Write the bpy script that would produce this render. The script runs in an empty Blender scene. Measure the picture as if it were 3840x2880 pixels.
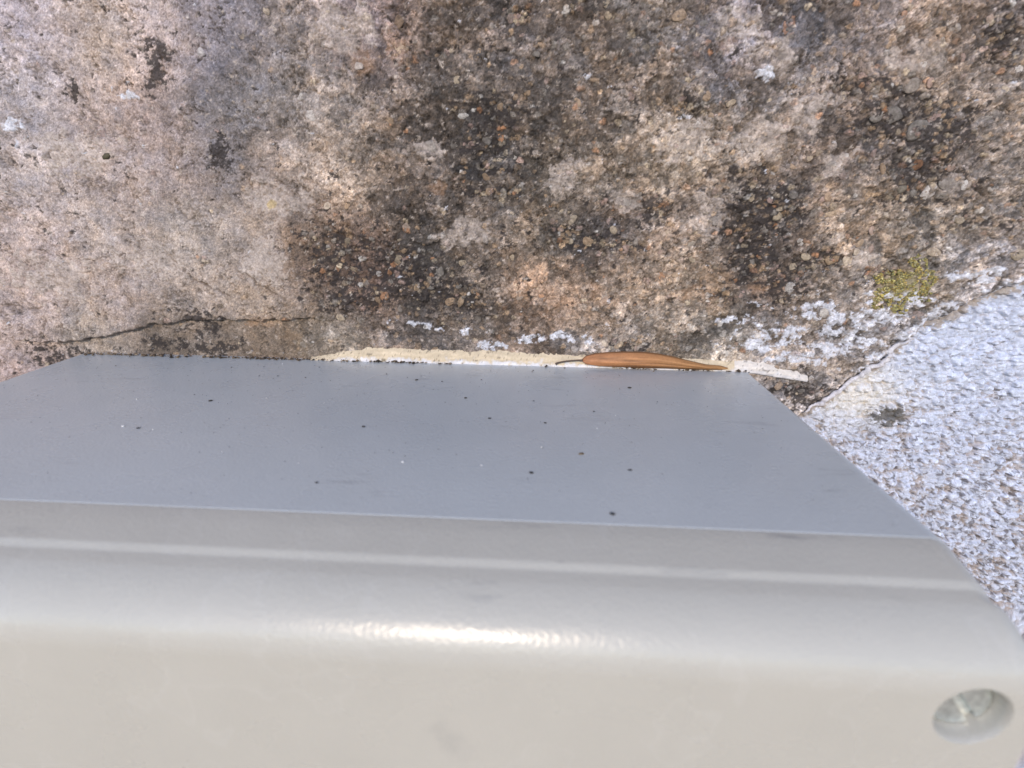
import bpy, bmesh, math, random
import numpy as np
from mathutils import Matrix, Vector

random.seed(7)
rng = np.random.default_rng(11)
S = 0.001                      # everything below is laid out in millimetres
scene = bpy.context.scene
COL = scene.collection

# ------------------------------------------------------------------ camera
FPX, PITCH, YAW, ROLL = 1964.94, 0.3463, -0.0514, -0.0114      # focal length in pixels of a 3840 wide frame
CAMP = np.array([27.34, -99.61, 32.17])
def axes():
    cy, sy = math.cos(YAW), math.sin(YAW)
    f = np.array([sy*math.cos(PITCH), cy*math.cos(PITCH), -math.sin(PITCH)])
    r0 = np.array([cy, -sy, 0.0]); d0 = np.cross(f, r0)
    return math.cos(ROLL)*r0+math.sin(ROLL)*d0, -math.sin(ROLL)*r0+math.cos(ROLL)*d0, f
AR, AD, AF = axes()
cam_data = bpy.data.cameras.new('camera'); cam = bpy.data.objects.new('camera', cam_data); COL.objects.link(cam)
m = Matrix.Identity(4)
for i in range(3):
    m[i][0], m[i][1], m[i][2], m[i][3] = AR[i], -AD[i], -AF[i], CAMP[i]*S
cam.matrix_world = m
cam_data.sensor_width = 36; cam_data.lens = FPX/3840*36
cam_data.clip_start = 0.002; cam_data.clip_end = 500
cam_data.dof.use_dof = True; cam_data.dof.focus_distance = 0.100; cam_data.dof.aperture_fstop = 24
scene.camera = cam

# ------------------------------------------------------------------ sky, sun, exposure
SUN_AZ, SUN_EL = math.radians(6), math.radians(24)      # sun stands left of the wall's normal, low, behind the viewer
sdir = Vector((-math.sin(SUN_AZ)*math.cos(SUN_EL), -math.cos(SUN_AZ)*math.cos(SUN_EL), math.sin(SUN_EL)))
world = bpy.data.worlds.new('World'); scene.world = world; world.use_nodes = True
wn = world.node_tree; wn.nodes.clear()
sky = wn.nodes.new('ShaderNodeTexSky'); sky.sky_type = 'NISHITA'; sky.sun_disc = False; sky.ozone_density = 4.0; sky.air_density = 1.0; sky.dust_density = 0.4
sky.sun_elevation = SUN_EL; sky.sun_rotation = math.atan2(sdir.x, sdir.y)
bg = wn.nodes.new('ShaderNodeBackground'); bg.inputs['Strength'].default_value = 0.15
wo = wn.nodes.new('ShaderNodeOutputWorld')
wn.links.new(sky.outputs[0], bg.inputs['Color']); wn.links.new(bg.outputs[0], wo.inputs['Surface'])
sl = bpy.data.lights.new('sun', 'SUN'); sl.energy = 1.45; sl.angle = math.radians(0.6); sl.color = (1.0, 0.82, 0.63)
so = bpy.data.objects.new('sun', sl); COL.objects.link(so)
so.rotation_euler = (-sdir).to_track_quat('-Z', 'Y').to_euler(); so.location = sdir*3
vs = scene.view_settings
vs.view_transform = 'Standard'; vs.look = 'None'; vs.gamma = 1; vs.use_curve_mapping = False; vs.exposure = 0.96

# ------------------------------------------------------------------ helpers
def ray(px, py):               # px, py in the 2212 x 1659 view of the photograph
    x, y = px*3840/2212, py*3840/2212
    return AF + (x-1920)/FPX*AR + (y-1440)/FPX*AD
WALL_Y = 1.2
def on_wall(px, py, yy=WALL_Y):
    r = ray(px, py); p = CAMP + r*((yy-CAMP[1])/r[1]); return p[0], p[2]
def on_top(px, py, z=0.0):
    r = ray(px, py); p = CAMP + r*((z-CAMP[2])/r[2]); return p[0], p[1]
def lin(c):
    c = np.asarray(c, float)/255.0
    return np.where(c <= 0.04045, c/12.92, ((c+0.055)/1.055)**2.4)
_tabs = {}
def gnoise(x, y, seed=0):
    if seed not in _tabs:
        a = np.random.default_rng(1000+seed).random((256, 256))*2*np.pi
        _tabs[seed] = (np.cos(a), np.sin(a))
    gx, gy = _tabs[seed]
    xi = np.floor(x).astype(np.int64); yi = np.floor(y).astype(np.int64)
    fx, fy = x-xi, y-yi
    u = fx*fx*fx*(fx*(fx*6-15)+10); v = fy*fy*fy*(fy*(fy*6-15)+10)
    def g(i, j):
        a, b = (xi+i) & 255, (yi+j) & 255
        return gx[a, b]*(fx-i)+gy[a, b]*(fy-j)
    return ((g(0,0)*(1-u)+g(1,0)*u)*(1-v)+(g(0,1)*(1-u)+g(1,1)*u)*v)*1.5
def fbm(x, y, octv=4, seed=0, gain=0.5):
    s = 0; a = 1.0; t = 0
    for o in range(octv):
        s = s+a*gnoise(x*2**o+17.3*o, y*2**o-9.1*o, seed+o); t += a; a *= gain
    return s/t
def worley(x, y, seed=0):
    r = np.random.default_rng(500+seed); jx_, jy_, jv = r.random((256, 256)), r.random((256, 256)), r.random((256, 256))
    xi = np.floor(x).astype(np.int64); yi = np.floor(y).astype(np.int64)
    f1 = np.full(x.shape, 9.0); f2 = np.full(x.shape, 9.0); val = np.zeros(x.shape)
    for i in (-1, 0, 1):
        for j in (-1, 0, 1):
            a, b = (xi+i) & 255, (yi+j) & 255
            d = np.hypot(xi+i+jx_[a, b]-x, yi+j+jy_[a, b]-y)
            n = d < f1
            f2 = np.where(n, f1, np.minimum(f2, d)); val = np.where(n, jv[a, b], val); f1 = np.where(n, d, f1)
    return f1, f2, val
def sstep(a, b, x):
    t = np.clip((x-a)/(b-a), 0, 1); return t*t*(3-2*t)

def link(name, mesh, mat=None, parent=None):
    o = bpy.data.objects.new(name, mesh); COL.objects.link(o)
    if mat is not None and not mesh.materials: mesh.materials.append(mat)
    if parent is not None: o.parent = parent
    return o
def tag(o, label=None, cat=None, group=None, kind=None):
    if label: o['label'] = label
    if cat: o['category'] = cat
    if group: o['group'] = group
    if kind: o['kind'] = kind
    return o
def mesh_from(name, verts, faces, smooth=True, colors=None):
    me = bpy.data.meshes.new(name)
    v = np.asarray(verts, np.float32); f = np.asarray(faces, np.int32)
    me.vertices.add(len(v)); me.vertices.foreach_set('co', v.ravel())
    k = f.shape[1]
    me.loops.add(f.size); me.loops.foreach_set('vertex_index', f.ravel())
    me.polygons.add(len(f)); me.polygons.foreach_set('loop_start', np.arange(0, f.size, k, dtype=np.int32))
    me.polygons.foreach_set('use_smooth', np.full(len(f), smooth))
    if colors is not None:
        ca = me.color_attributes.new('tint', 'FLOAT_COLOR', 'POINT')
        c = np.ones((len(v), 4), np.float32); c[:, :3] = colors
        ca.data.foreach_set('color', c.ravel())
    me.update(calc_edges=True); me.validate()
    return me

# ------------------------------------------------------------------ materials
def new_mat(name):
    mt = bpy.data.materials.new(name); mt.use_nodes = True
    nt = mt.node_tree; return mt, nt, nt.nodes['Principled BSDF']
def N(nt, typ, **kw):
    n = nt.nodes.new(typ)
    for k, v in kw.items():
        if k in n.inputs: n.inputs[k].default_value = v
        else: setattr(n, k, v)
    return n
def noise(nt, scale, detail=4, rough=0.55, vec=None):
    n = N(nt, 'ShaderNodeTexNoise'); n.inputs['Scale'].default_value = scale
    n.inputs['Detail'].default_value = detail; n.inputs['Roughness'].default_value = rough
    if vec is not None: nt.links.new(vec, n.inputs['Vector'])
    return n
def ramp(nt, src, stops):
    r = N(nt, 'ShaderNodeValToRGB'); e = r.color_ramp.elements
    while len(e) < len(stops): e.new(0.5)
    for el, (p, c) in zip(e, stops):
        el.position = p; el.color = (*c, 1) if len(c) == 3 else c
    nt.links.new(src, r.inputs['Fac']); return r
def mixc(nt, a, b, fac, mode='MIX'):
    mx = N(nt, 'ShaderNodeMix', data_type='RGBA', blend_type=mode)
    if isinstance(fac, (int, float)): mx.inputs[0].default_value = fac
    else: nt.links.new(fac, mx.inputs[0])
    for s, i in ((a, 6), (b, 7)):
        if isinstance(s, (tuple, list)): mx.inputs[i].default_value = (*s, 1)
        else: nt.links.new(s, mx.inputs[i])
    return mx.outputs[2]

def stone_material(name, rough=0.82, grain=0.35, bump=0.5, tint=True, base=(0.3, 0.3, 0.3), sc=1.0, cells=0.0):
    mt, nt, b = new_mat(name)
    tc = N(nt, 'ShaderNodeTexCoord'); vec = tc.outputs['Object']
    if tint:
        at = N(nt, 'ShaderNodeVertexColor', layer_name='tint'); src = at.outputs['Color']
    else:
        oi = N(nt, 'ShaderNodeObjectInfo'); geo = N(nt, 'ShaderNodeNewGeometry'); vec = geo.outputs['Position']
        big = noise(nt, 1100*sc, 4, 0.6, vec)
        var = ramp(nt, big.outputs['Fac'], [(0.3, (0.62, 0.60, 0.58)), (0.5, (1, 1, 1)), (0.7, (1.3, 1.32, 1.34))])
        src = mixc(nt, oi.outputs['Color'], var.outputs['Color'], 1.0, 'MULTIPLY')
    n1 = noise(nt, 2600*sc, 5, 0.65, vec)
    g = ramp(nt, n1.outputs['Fac'], [(0.28, (1-grain,)*3), (0.5, (1, 1, 1)), (0.74, (1+grain*0.9,)*3)])
    c = mixc(nt, src, g.outputs['Color'], 1.0, 'MULTIPLY')
    if cells:
        nw = noise(nt, 1400, 3, 0.6, vec)
        wv = N(nt, 'ShaderNodeMix', data_type='VECTOR'); wv.inputs[0].default_value = 0.0006
        nt.links.new(vec, wv.inputs[4]); nt.links.new(nw.outputs['Color'], wv.inputs[5])
        vo = N(nt, 'ShaderNodeTexVoronoi'); vo.inputs['Scale'].default_value = 1500; nt.links.new(wv.outputs[1], vo.inputs['Vector'])
        sx = N(nt, 'ShaderNodeSeparateColor'); nt.links.new(vo.outputs['Color'], sx.inputs[0])
        rv = ramp(nt, sx.outputs[0], [(0.0, (1-cells,)*3), (0.55, (1, 1, 1)), (0.85, (1+cells*0.5,)*3), (1.0, (1+cells*1.4,)*3)])
        c = mixc(nt, c, rv.outputs['Color'], at.outputs['Alpha'] if tint else 1.0, 'MULTIPLY')
    nt.links.new(c, b.inputs['Base Color'])
    b.inputs['Roughness'].default_value = rough
    b.inputs['Specular IOR Level'].default_value = 0.25
    bp = N(nt, 'ShaderNodeBump'); bp.inputs['Strength'].default_value = bump; bp.inputs['Distance'].default_value = 0.00025
    n2 = noise(nt, 3200*sc, 6, 0.7, vec)
    nt.links.new(n2.outputs['Fac'], bp.inputs['Height']); nt.links.new(bp.outputs[0], b.inputs['Normal'])
    return mt

M_STONE = stone_material('mottled_stone', 0.8, 0.42, 0.8, cells=0.24)
M_WHITE = stone_material('whitewashed_stone', 0.85, 0.2, 0.6, cells=0.10)
M_SEAL = stone_material('weathered_sealant', 0.65, 0.14, 0.3)
M_LICHEN = stone_material('yellow_lichen', 0.9, 0.35, 0.8)
M_SEED = stone_material('dry_seed_wing', 0.55, 0.15, 0.25)
M_PEB = stone_material('pebble_stone', 0.82, 0.40, 0.8, False, None)

def plastic_material(name, base):
    mt, nt, b = new_mat(name)
    tc = N(nt, 'ShaderNodeTexCoord'); vec = tc.outputs['Object']
    n1 = noise(nt, 55, 7, 0.68, vec)
    c1 = ramp(nt, n1.outputs['Fac'], [(0.3, tuple(x*0.965 for x in base)), (0.7, tuple(x*1.035 for x in base))]).outputs['Color']
    # thin rubbed scuffs running along the width
    mp = N(nt, 'ShaderNodeMapping'); mp.inputs['Scale'].default_value = (70, 420, 70); nt.links.new(vec, mp.inputs['Vector'])
    n2 = noise(nt, 1.0, 5, 0.6, mp.outputs[0])
    sc = ramp(nt, n2.outputs['Fac'], [(0.60, (0, 0, 0)), (0.70, (1, 1, 1))])
    n3 = noise(nt, 45, 2, 0.5, vec)
    ms = ramp(nt, n3.outputs['Fac'], [(0.50, (0, 0, 0)), (0.62, (1, 1, 1))])
    k = N(nt, 'ShaderNodeMath', operation='MULTIPLY'); nt.links.new(sc.outputs['Color'], k.inputs[0]); nt.links.new(ms.outputs['Color'], k.inputs[1])
    k2 = N(nt, 'ShaderNodeMath', operation='MULTIPLY'); nt.links.new(k.outputs[0], k2.inputs[0]); k2.inputs[1].default_value = 0.45
    c2 = mixc(nt, c1, (0.15, 0.15, 0.16), k2.outputs[0])
    # drying rings left by rain
    nr = noise(nt, 75, 3, 0.5, vec)
    rg = ramp(nt, nr.outputs['Fac'], [(0.0, (0, 0, 0)), (0.535, (0, 0, 0)), (0.545, (1, 1, 1)), (0.552, (0.2, 0.2, 0.2)), (0.60, (0, 0, 0))])
    kr = N(nt, 'ShaderNodeMath', operation='MULTIPLY'); nt.links.new(rg.outputs['Color'], kr.inputs[0]); kr.inputs[1].default_value = 0.07
    c2 = mixc(nt, c2, (0.62, 0.61, 0.60), kr.outputs[0])
    # fine dust
    n4 = noise(nt, 2600, 2, 0.5, vec)
    ds = ramp(nt, n4.outputs['Fac'], [(0.70, (0, 0, 0)), (0.80, (1, 1, 1))])
    k3 = N(nt, 'ShaderNodeMath', operation='MULTIPLY'); nt.links.new(ds.outputs['Color'], k3.inputs[0]); k3.inputs[1].default_value = 0.3
    c3 = mixc(nt, c2, (0.55, 0.53, 0.5), k3.outputs[0])
    nt.links.new(c3, b.inputs['Base Color'])
    n5 = noise(nt, 120, 3, 0.5, vec)
    rr = ramp(nt, n5.outputs['Fac'], [(0.3, (0.24,)*3), (0.7, (0.33,)*3)])
    nt.links.new(rr.outputs['Color'], b.inputs['Roughness'])
    b.inputs['Specular IOR Level'].default_value = 0.5
    bp = N(nt, 'ShaderNodeBump'); bp.inputs['Strength'].default_value = 0.22; bp.inputs['Distance'].default_value = 0.0002
    n6 = noise(nt, 2200, 2, 0.5, vec)
    nt.links.new(n6.outputs['Fac'], bp.inputs['Height']); nt.links.new(bp.outputs[0], b.inputs['Normal'])
    return mt
M_BASE = plastic_material('blue_grey_plastic', (0.415, 0.430, 0.434))
M_PLASTIC = plastic_material('light_grey_plastic', (0.395, 0.376, 0.336))

def flat_mat(name, c, rough=0.7, metal=0.0):
    mt, nt, b = new_mat(name)
    tc = N(nt, 'ShaderNodeTexCoord')
    n = noise(nt, 1500, 4, 0.6, tc.outputs['Object'])
    r = ramp(nt, n.outputs['Fac'], [(0.3, tuple(x*0.7 for x in c)), (0.7, tuple(min(1, x*1.25) for x in c))])
    nt.links.new(r.outputs['Color'], b.inputs['Base Color'])
    b.inputs['Roughness'].default_value = rough; b.inputs['Metallic'].default_value = metal
    return mt
M_DARK = flat_mat('dark_dirt', (0.025, 0.022, 0.02))
M_BROWNGRAIN = flat_mat('brown_dirt', (0.14, 0.10, 0.06))
M_PALE = flat_mat('pale_grit', (0.75, 0.73, 0.7))
M_METAL = flat_mat('zinc_screw', (0.74, 0.78, 0.75), 0.32, 0.9)
M_STALK = flat_mat('dark_stalk', (0.045, 0.022, 0.014), 0.5)

# ------------------------------------------------------------------ ground under the wall, out of view, added and toned for warm bounce light
def ground_material():
    mt, nt, b = new_mat('pale_gravel_ground')
    tc = N(nt, 'ShaderNodeTexCoord')
    n = noise(nt, 3, 8, 0.6, tc.outputs['Object'])
    r = ramp(nt, n.outputs['Fac'], [(0.3, (0.38, 0.27, 0.18)), (0.7, (0.54, 0.40, 0.27))])
    nt.links.new(r.outputs['Color'], b.inputs['Base Color']); b.inputs['Roughness'].default_value = 0.95
    return mt
gs = 150.0
gme = mesh_from('ground', [(-gs, -gs, -0.75), (gs, -gs, -0.75), (gs, gs, -0.75), (-gs, gs, -0.75)], [(0, 1, 2, 3)], False)
tag(link('ground', gme, ground_material()), kind='structure')

# ------------------------------------------------------------------ the two wall stones
JP = [(1738, 888), (1795, 858), (1838, 825), (1874, 798), (1918, 778), (1925, 755), (1948, 745), (1975, 731), (2001, 698), (2058, 688), (2108, 658), (2174, 628), (2212, 612)]
JW = np.array([on_wall(*p) for p in JP])
JX = np.concatenate([[-600, 40, 62], JW[:, 0], [JW[-1, 0]+60, 700]]); JZ = np.concatenate([[-900, -55, -24], JW[:, 1], [JW[-1, 1]+26, 260]])
def joint_side(x, z):          # > 0 on the brown stone, < 0 on the white one
    return (z+1.1*fbm(x/2.2, z/2.2, 4, 91, 0.65)-np.interp(x+1.6*fbm(x/6, z/6, 3, 90), JX, JZ))*0.85

def grid_axis(lo, hi, step, far_lo, far_hi):
    a = list(np.arange(lo, hi+1e-6, step)); s = step; v = a[0]
    left = []
    while v > far_lo: s *= 1.25; v -= s; left.append(v)
    s = step; v = a[-1]; right = []
    while v < far_hi: s *= 1.25; v += s; right.append(v)
    return np.array(left[::-1]+a+right)

def heightfield(name, xs, zs, H, C, back=120.0):
    nx, nz = len(xs), len(zs)
    X, Z = np.meshgrid(xs, zs)
    V = np.stack([X.ravel(), WALL_Y-H.ravel(), Z.ravel()], -1)
    i = np.arange(nz-1)[:, None]*nx+np.arange(nx-1)[None, :]; i = i.ravel()
    F = np.stack([i, i+1, i+1+nx, i+nx], -1)
    # close the block: sides and back
    ring = list(range(0, nx))+[nx-1+k*nx for k in range(1, nz)]+[(nz-1)*nx+k for k in range(nx-2, -1, -1)]+[k*nx for k in range(nz-2, 0, -1)]
    ring = np.array(ring); base = len(V); n = len(ring)
    B = V[ring].copy(); B[:, 1] = back
    centre = np.array([[xs.mean(), back, zs.mean()]])
    V = np.concatenate([V, B, centre]); a = np.arange(n); b2 = (a+1) % n
    F2 = np.stack([ring[a], base+a, base+b2, ring[b2]], -1)
    Cc = C.reshape(-1, 3); Cc = np.concatenate([Cc, Cc[ring], Cc[:1]])
    me = bpy.data.meshes.new(name)
    F3 = np.stack([base+b2, base+a, np.full(n, len(V)-1), np.full(n, len(V)-1)], -1)
    return V, np.concatenate([F, F2]), F3[:, :3], Cc

def build_block(name, xs, zs, H, C, mat, rough=None):
    V, F4, F3, Cc = heightfield(name, xs, zs, H, C)
    me = bpy.data.meshes.new(name)
    V = V*S
    me.vertices.add(len(V)); me.vertices.foreach_set('co', V.astype(np.float32).ravel())
    nl = F4.size+F3.size
    me.loops.add(nl); me.loops.foreach_set('vertex_index', np.concatenate([F4.ravel(), F3.ravel()]).astype(np.int32))
    ls = np.concatenate([np.arange(len(F4))*4, F4.size+np.arange(len(F3))*3]).astype(np.int32)
    me.polygons.add(len(ls)); me.polygons.foreach_set('loop_start', ls)
    me.polygons.foreach_set('use_smooth', np.ones(len(ls), bool))
    ca = me.color_attributes.new('tint', 'FLOAT_COLOR', 'POINT')
    c = np.ones((len(V), 4), np.float32); c[:, :3] = np.clip(Cc, 0.004, 0.9)
    if rough is not None: c[:rough.size, 3] = rough.ravel()     # how coarse the grain is
    ca.data.foreach_set('color', c.ravel())
    me.update(calc_edges=True)
    return link(name, me, mat)

# colours met on the brown stone, at their places on the wall
PAL = [
 (60,60,176,165,165),(200,100,172,155,138),(330,90,188,170,160),(430,60,126,121,125),(560,90,126,119,118),(690,80,165,150,135),(765,60,172,152,150),(840,80,112,92,78),(960,60,115,100,85),(1100,60,98,88,80),(1250,60,112,98,84),(1400,50,118,106,92),(1500,90,108,100,95),(1600,80,152,140,138),(1720,60,110,104,104),(1800,100,128,120,115),(1900,80,160,140,125),(2050,80,168,142,112),(2150,60,120,110,105),
 (60,220,168,160,158),(200,230,178,160,148),(330,250,170,150,138),(450,230,118,114,114),(580,220,135,128,122),(700,220,165,148,130),(850,200,118,102,86),(1000,220,105,92,78),(1150,230,100,88,75),(1300,230,112,98,84),(1420,200,125,110,95),(1560,230,105,98,92),(1700,180,140,125,110),(1850,200,140,122,105),(2000,200,155,135,112),(2150,200,160,142,122),
 (80,380,170,158,150),(250,370,165,150,140),(380,340,155,140,130),(480,330,116,110,107),(600,380,160,142,125),(750,370,172,150,125),(900,380,115,100,85),(1050,330,88,80,72),(1200,370,112,98,80),(1330,330,150,130,105),(1480,300,182,160,128),(1600,330,165,145,120),(1750,330,140,122,105),(1900,280,100,90,82),(2050,330,120,108,98),(2150,380,160,142,122),
 (80,520,172,156,146),(250,520,172,158,146),(400,520,160,148,135),(550,520,165,150,135),(680,530,130,105,80),(780,550,100,80,65),(900,540,88,78,66),(1050,520,105,92,78),(1200,530,125,110,90),(1300,530,100,92,88),(1400,500,140,118,95),(1500,480,165,145,125),(1620,480,92,82,74),(1720,500,110,95,80),(1850,480,160,138,112),(2000,470,150,135,115),(2150,470,155,140,122),
 (60,640,170,152,140),(250,640,165,148,135),(420,640,165,150,135),(550,650,160,142,122),(680,620,120,100,82),(800,620,120,92,72),(920,630,88,78,67),(1050,640,110,96,80),(1180,630,165,130,95),(1300,650,160,132,100),(1400,600,170,145,115),(1500,620,165,138,105),(1640,600,122,102,84),(1750,600,142,124,104),(1850,650,150,135,118),(2000,580,140,128,112),(2150,560,165,155,148),
 (60,740,172,155,145),(200,720,150,138,124),(350,730,112,100,86),(470,740,122,108,92),(600,740,125,108,88),(720,720,145,130,108),(850,710,120,106,92),(1000,710,110,98,86),(1150,720,125,108,92),(1300,730,160,148,135),(1420,720,145,130,110),(1550,740,150,138,120),(1700,740,160,148,136),(1800,780,160,148,136),(1900,740,155,146,138),(40,830,168,148,138),(-80,300,172,160,152),(-80,700,172,156,146),(2300,300,150,134,116),(1000,-80,112,98,84),(300,-80,160,148,140),(1800,-80,140,124,108)]
DARK = [(1060,250,42,30),(1035,310,50,16),(1055,365,40,15),(1120,30,22,14),(1880,190,52,18),(1930,265,70,32),(2020,290,60,40),(1990,360,55,40),(2060,400,50,25),(1950,420,50,15),(2192,85,30,40),(1640,430,60,45),(1600,500,60,32),(1622,560,42,40),(1700,605,30,28),(1270,520,55,20),(1400,445,50,22),(1225,500,25,15),(720,570,40,50),(860,600,75,35),(930,625,60,25),(760,645,55,25),(420,690,30,12),(440,712,25,15),(120,772,40,26),(335,140,18,32),(150,200,14,14),(1345,530,30,12),(1010,655,30,15),(1665,470,40,40),(470,340,16,26),(740,525,40,12),(1080,420,40,10),(1500,230,30,20),(350,740,40,14),(470,752,40,10),(1725,835,40,20),(1360,745,30,10),(880,560,50,18),(1760,560,35,15),(2110,480,60,10),(1900,590,30,10),(1560,640,30,12)]
RUST = [(685,545,22,16),(700,605,20,18),(800,655,28,16),(1170,640,45,16),(1300,640,45,18),(560,705,28,16),(1430,602,22,10),(1570,110,25,18),(870,100,40,40),(780,140,30,40),(950,410,20,14),(1510,640,50,16),(1700,620,40,14),(1840,340,22,14),(2060,120,26,12),(1340,450,26,14),(1650,620,40,20),(1210,660,30,12)]
WHITE = [(1690,725,50,26),(1765,680,50,20),(1850,700,50,30),(1630,735,40,14),(1725,775,55,12),(905,695,45,6),(1010,712,22,5),(1200,735,60,10),(1080,742,40,8),(1790,760,30,20),(1900,690,50,16),(1590,690,40,10),(18,268,26,26),(285,205,18,12),(1480,250,20,8),(1940,640,50,14),(2120,600,60,14),(1660,160,18,12),(1985,655,46,12),(1830,735,40,18)]
YELL = [(590,440,14,14),(1955,610,70,45)]

def zone(Xp, Zp, lst, soft=1.0):
    out = np.zeros_like(Xp)
    for (px, py, rx, ry) in lst:
        cx, cz = on_wall(px, py); ex, _ = on_wall(px+rx, py); _, ez = on_wall(px, py-ry)
        mx, mz = 4.5*abs(ex-cx)+8, 4.5*abs(ez-cz)+8
        i0, i1 = np.searchsorted(X[0], [cx-mx, cx+mx]); j0, j1 = np.searchsorted(Z[:, 0], [cz-mz, cz+mz])
        d = ((Xp[j0:j1, i0:i1]-cx)/abs(ex-cx))**2+((Zp[j0:j1, i0:i1]-cz)/abs(ez-cz))**2
        out[j0:j1, i0:i1] = np.maximum(out[j0:j1, i0:i1], np.exp(-d*0.8*soft))
    return out

STEP = 0.18
xs = grid_axis(-94, 132, STEP, -420, 420); zs = grid_axis(-14, 68, STEP, -420, 330)
X, Z = np.meshgrid(xs, zs)
wx = X+4.0*fbm(X/13, Z/13, 4, 1, 0.6)+0.7*fbm(X/2.2, Z/2.2, 3, 5)
wz = Z+3.0*fbm(X/13+31, Z/13, 4, 2, 0.6)+0.7*fbm(X/2.2+9, Z/2.2, 3, 6)
num = np.zeros(X.shape+(3,)); den = np.full(X.shape, 1e-9)
for (px, py, r, g, b) in PAL:
    cx, cz = on_wall(px, py)
    w = np.exp(-((wx-cx)**2+(wz-cz)**2)/(2*4.4**2))+1e-7/(1+((wx-cx)**2+(wz-cz)**2)/400)
    num += w[..., None]*lin((r, g, b)); den += w
C = num/den[..., None]
# mineral mottling, coarse to fine; streaks follow the bedding towards the lower right
mott = 0.42*fbm(X/5, Z/5, 5, 11, 0.6)+0.50*fbm(X/1.7, Z/1.7, 5, 15, 0.72)*(0.7+0.3*sstep(-35, 5, X))
ca_, sa_ = math.cos(math.radians(27)), math.sin(math.radians(27))
su, sv = X*ca_+Z*sa_, -X*sa_+Z*ca_
streak = fbm(su/4.5, sv/0.75, 4, 21, 0.6)
wst = sstep(62, 88, X+0.35*(20-Z))
gritty = 0.28+0.72*sstep(-35, 5, X+6*fbm(X/12, Z/12, 3, 23))        # the left part is smoother
ux = X+0.55*fbm(X/1.0, Z/1.0, 4, 81, 0.6); uz = Z+0.55*fbm(X/1.0+4, Z/1.0, 4, 82, 0.6)
ux3 = ux+1.6*fbm(X/4, Z/4, 4, 83, 0.6); uz3 = uz+1.6*fbm(X/4+9, Z/4, 4, 84, 0.6)
a1, b1, v1 = worley(ux/1.5, uz/1.2, 1); e1 = sstep(0.0, 0.16, b1-a1)
a2, b2, v2 = worley(ux/0.72+3, uz/0.6, 2); e2 = sstep(0.0, 0.22, b2-a2)
a3, b3, v3 = worley(ux3/4.2+8, uz3/3.2, 3); e3 = sstep(0.0, 0.07, b3-a3)
a4, b4, v4 = worley((ux3+1.5*fbm(X/9, Z/9, 3, 92))/9.5+2, (uz3+1.5*fbm(X/9+3, Z/9, 3, 93))/7+1, 4); e4 = sstep(0.0, 0.05, b4-a4)
speck = np.random.default_rng(5).normal(0, 1, X.shape)
nl = fbm(ux3/3.2, uz3/2.6, 4, 86, 0.6); line = np.exp(-(nl/0.03)**2)*sstep(0.0, 0.3, fbm(X/6, Z/6, 3, 87)+0.12)
nl2 = fbm(ux3/2.0+5, uz3/1.6, 4, 88, 0.6); line2 = np.exp(-(nl2/0.035)**2)*sstep(0.0, 0.3, fbm(X/5+7, Z/5, 3, 89)+0.1)
w2 = np.abs(v2-0.5)*2; sg2 = np.sign(v2-0.5)*w2**1.6; w1 = np.abs(v1-0.5)*2; sg1 = np.sign(v1-0.5)*w1**1.5
C *= np.exp(mott*1.15+streak*0.6*wst+0.17*speck+gritty*(sg1*0.36+sg2*0.36+(v3-0.5)*0.85+(v4-0.5)*0.65-(1-e1)*0.18-(1-e2)*0.10-(1-e3)*0.30-(1-e4)*0.20)-line*0.7-line2*0.5)[..., None]
hue = fbm(X/3.2, Z/3.2, 4, 25, 0.6)
C *= 1+np.stack([hue*0.10, hue*0.01, -hue*0.14], -1)
hv = (((v1*7.3+v2*3.1) % 1)-0.5)*gritty; hv3 = ((v3*5.7) % 1-0.5)*gritty
C *= 1+np.stack([hv*0.12+hv3*0.14, 0*hv, -hv*0.18-hv3*0.22], -1)
lum = C@np.array([0.3, 0.6, 0.1]); C = lum[..., None]+(C-lum[..., None])*np.where(X < -20, 0.85, 0.72)[..., None]
C *= np.array([0.87, 0.85, 0.885])*(1+0.10*sstep(5, -40, X))[..., None]
H = 1.1*fbm(X/28, Z/28, 3, 31)+0.6*fbm(X/8, Z/8, 4, 34)+0.5*fbm(X/2.4, Z/2.4, 5, 38, 0.7)+0.14*streak*wst
H += gritty*(sg1*0.16*e1+sg2*0.09*e2-(1-e3)*0.16+(v3-0.5)*0.55*e3)-line*0.40-line2*0.25
big = np.maximum(np.abs(X-20)-110, 0)+np.maximum(np.abs(Z-20)-50, 0)
H += np.clip(big/60, 0, 1)*9*fbm(X/120, Z/120, 4, 41)
C0 = C.copy()
def blend(mask, col, keep=0.0):
    global C
    C = C*(1-mask[..., None])+np.asarray(col)*mask[..., None]*np.exp(0.35*fbm(X/1.3, Z/1.3, 3, 61))[..., None]
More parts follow.
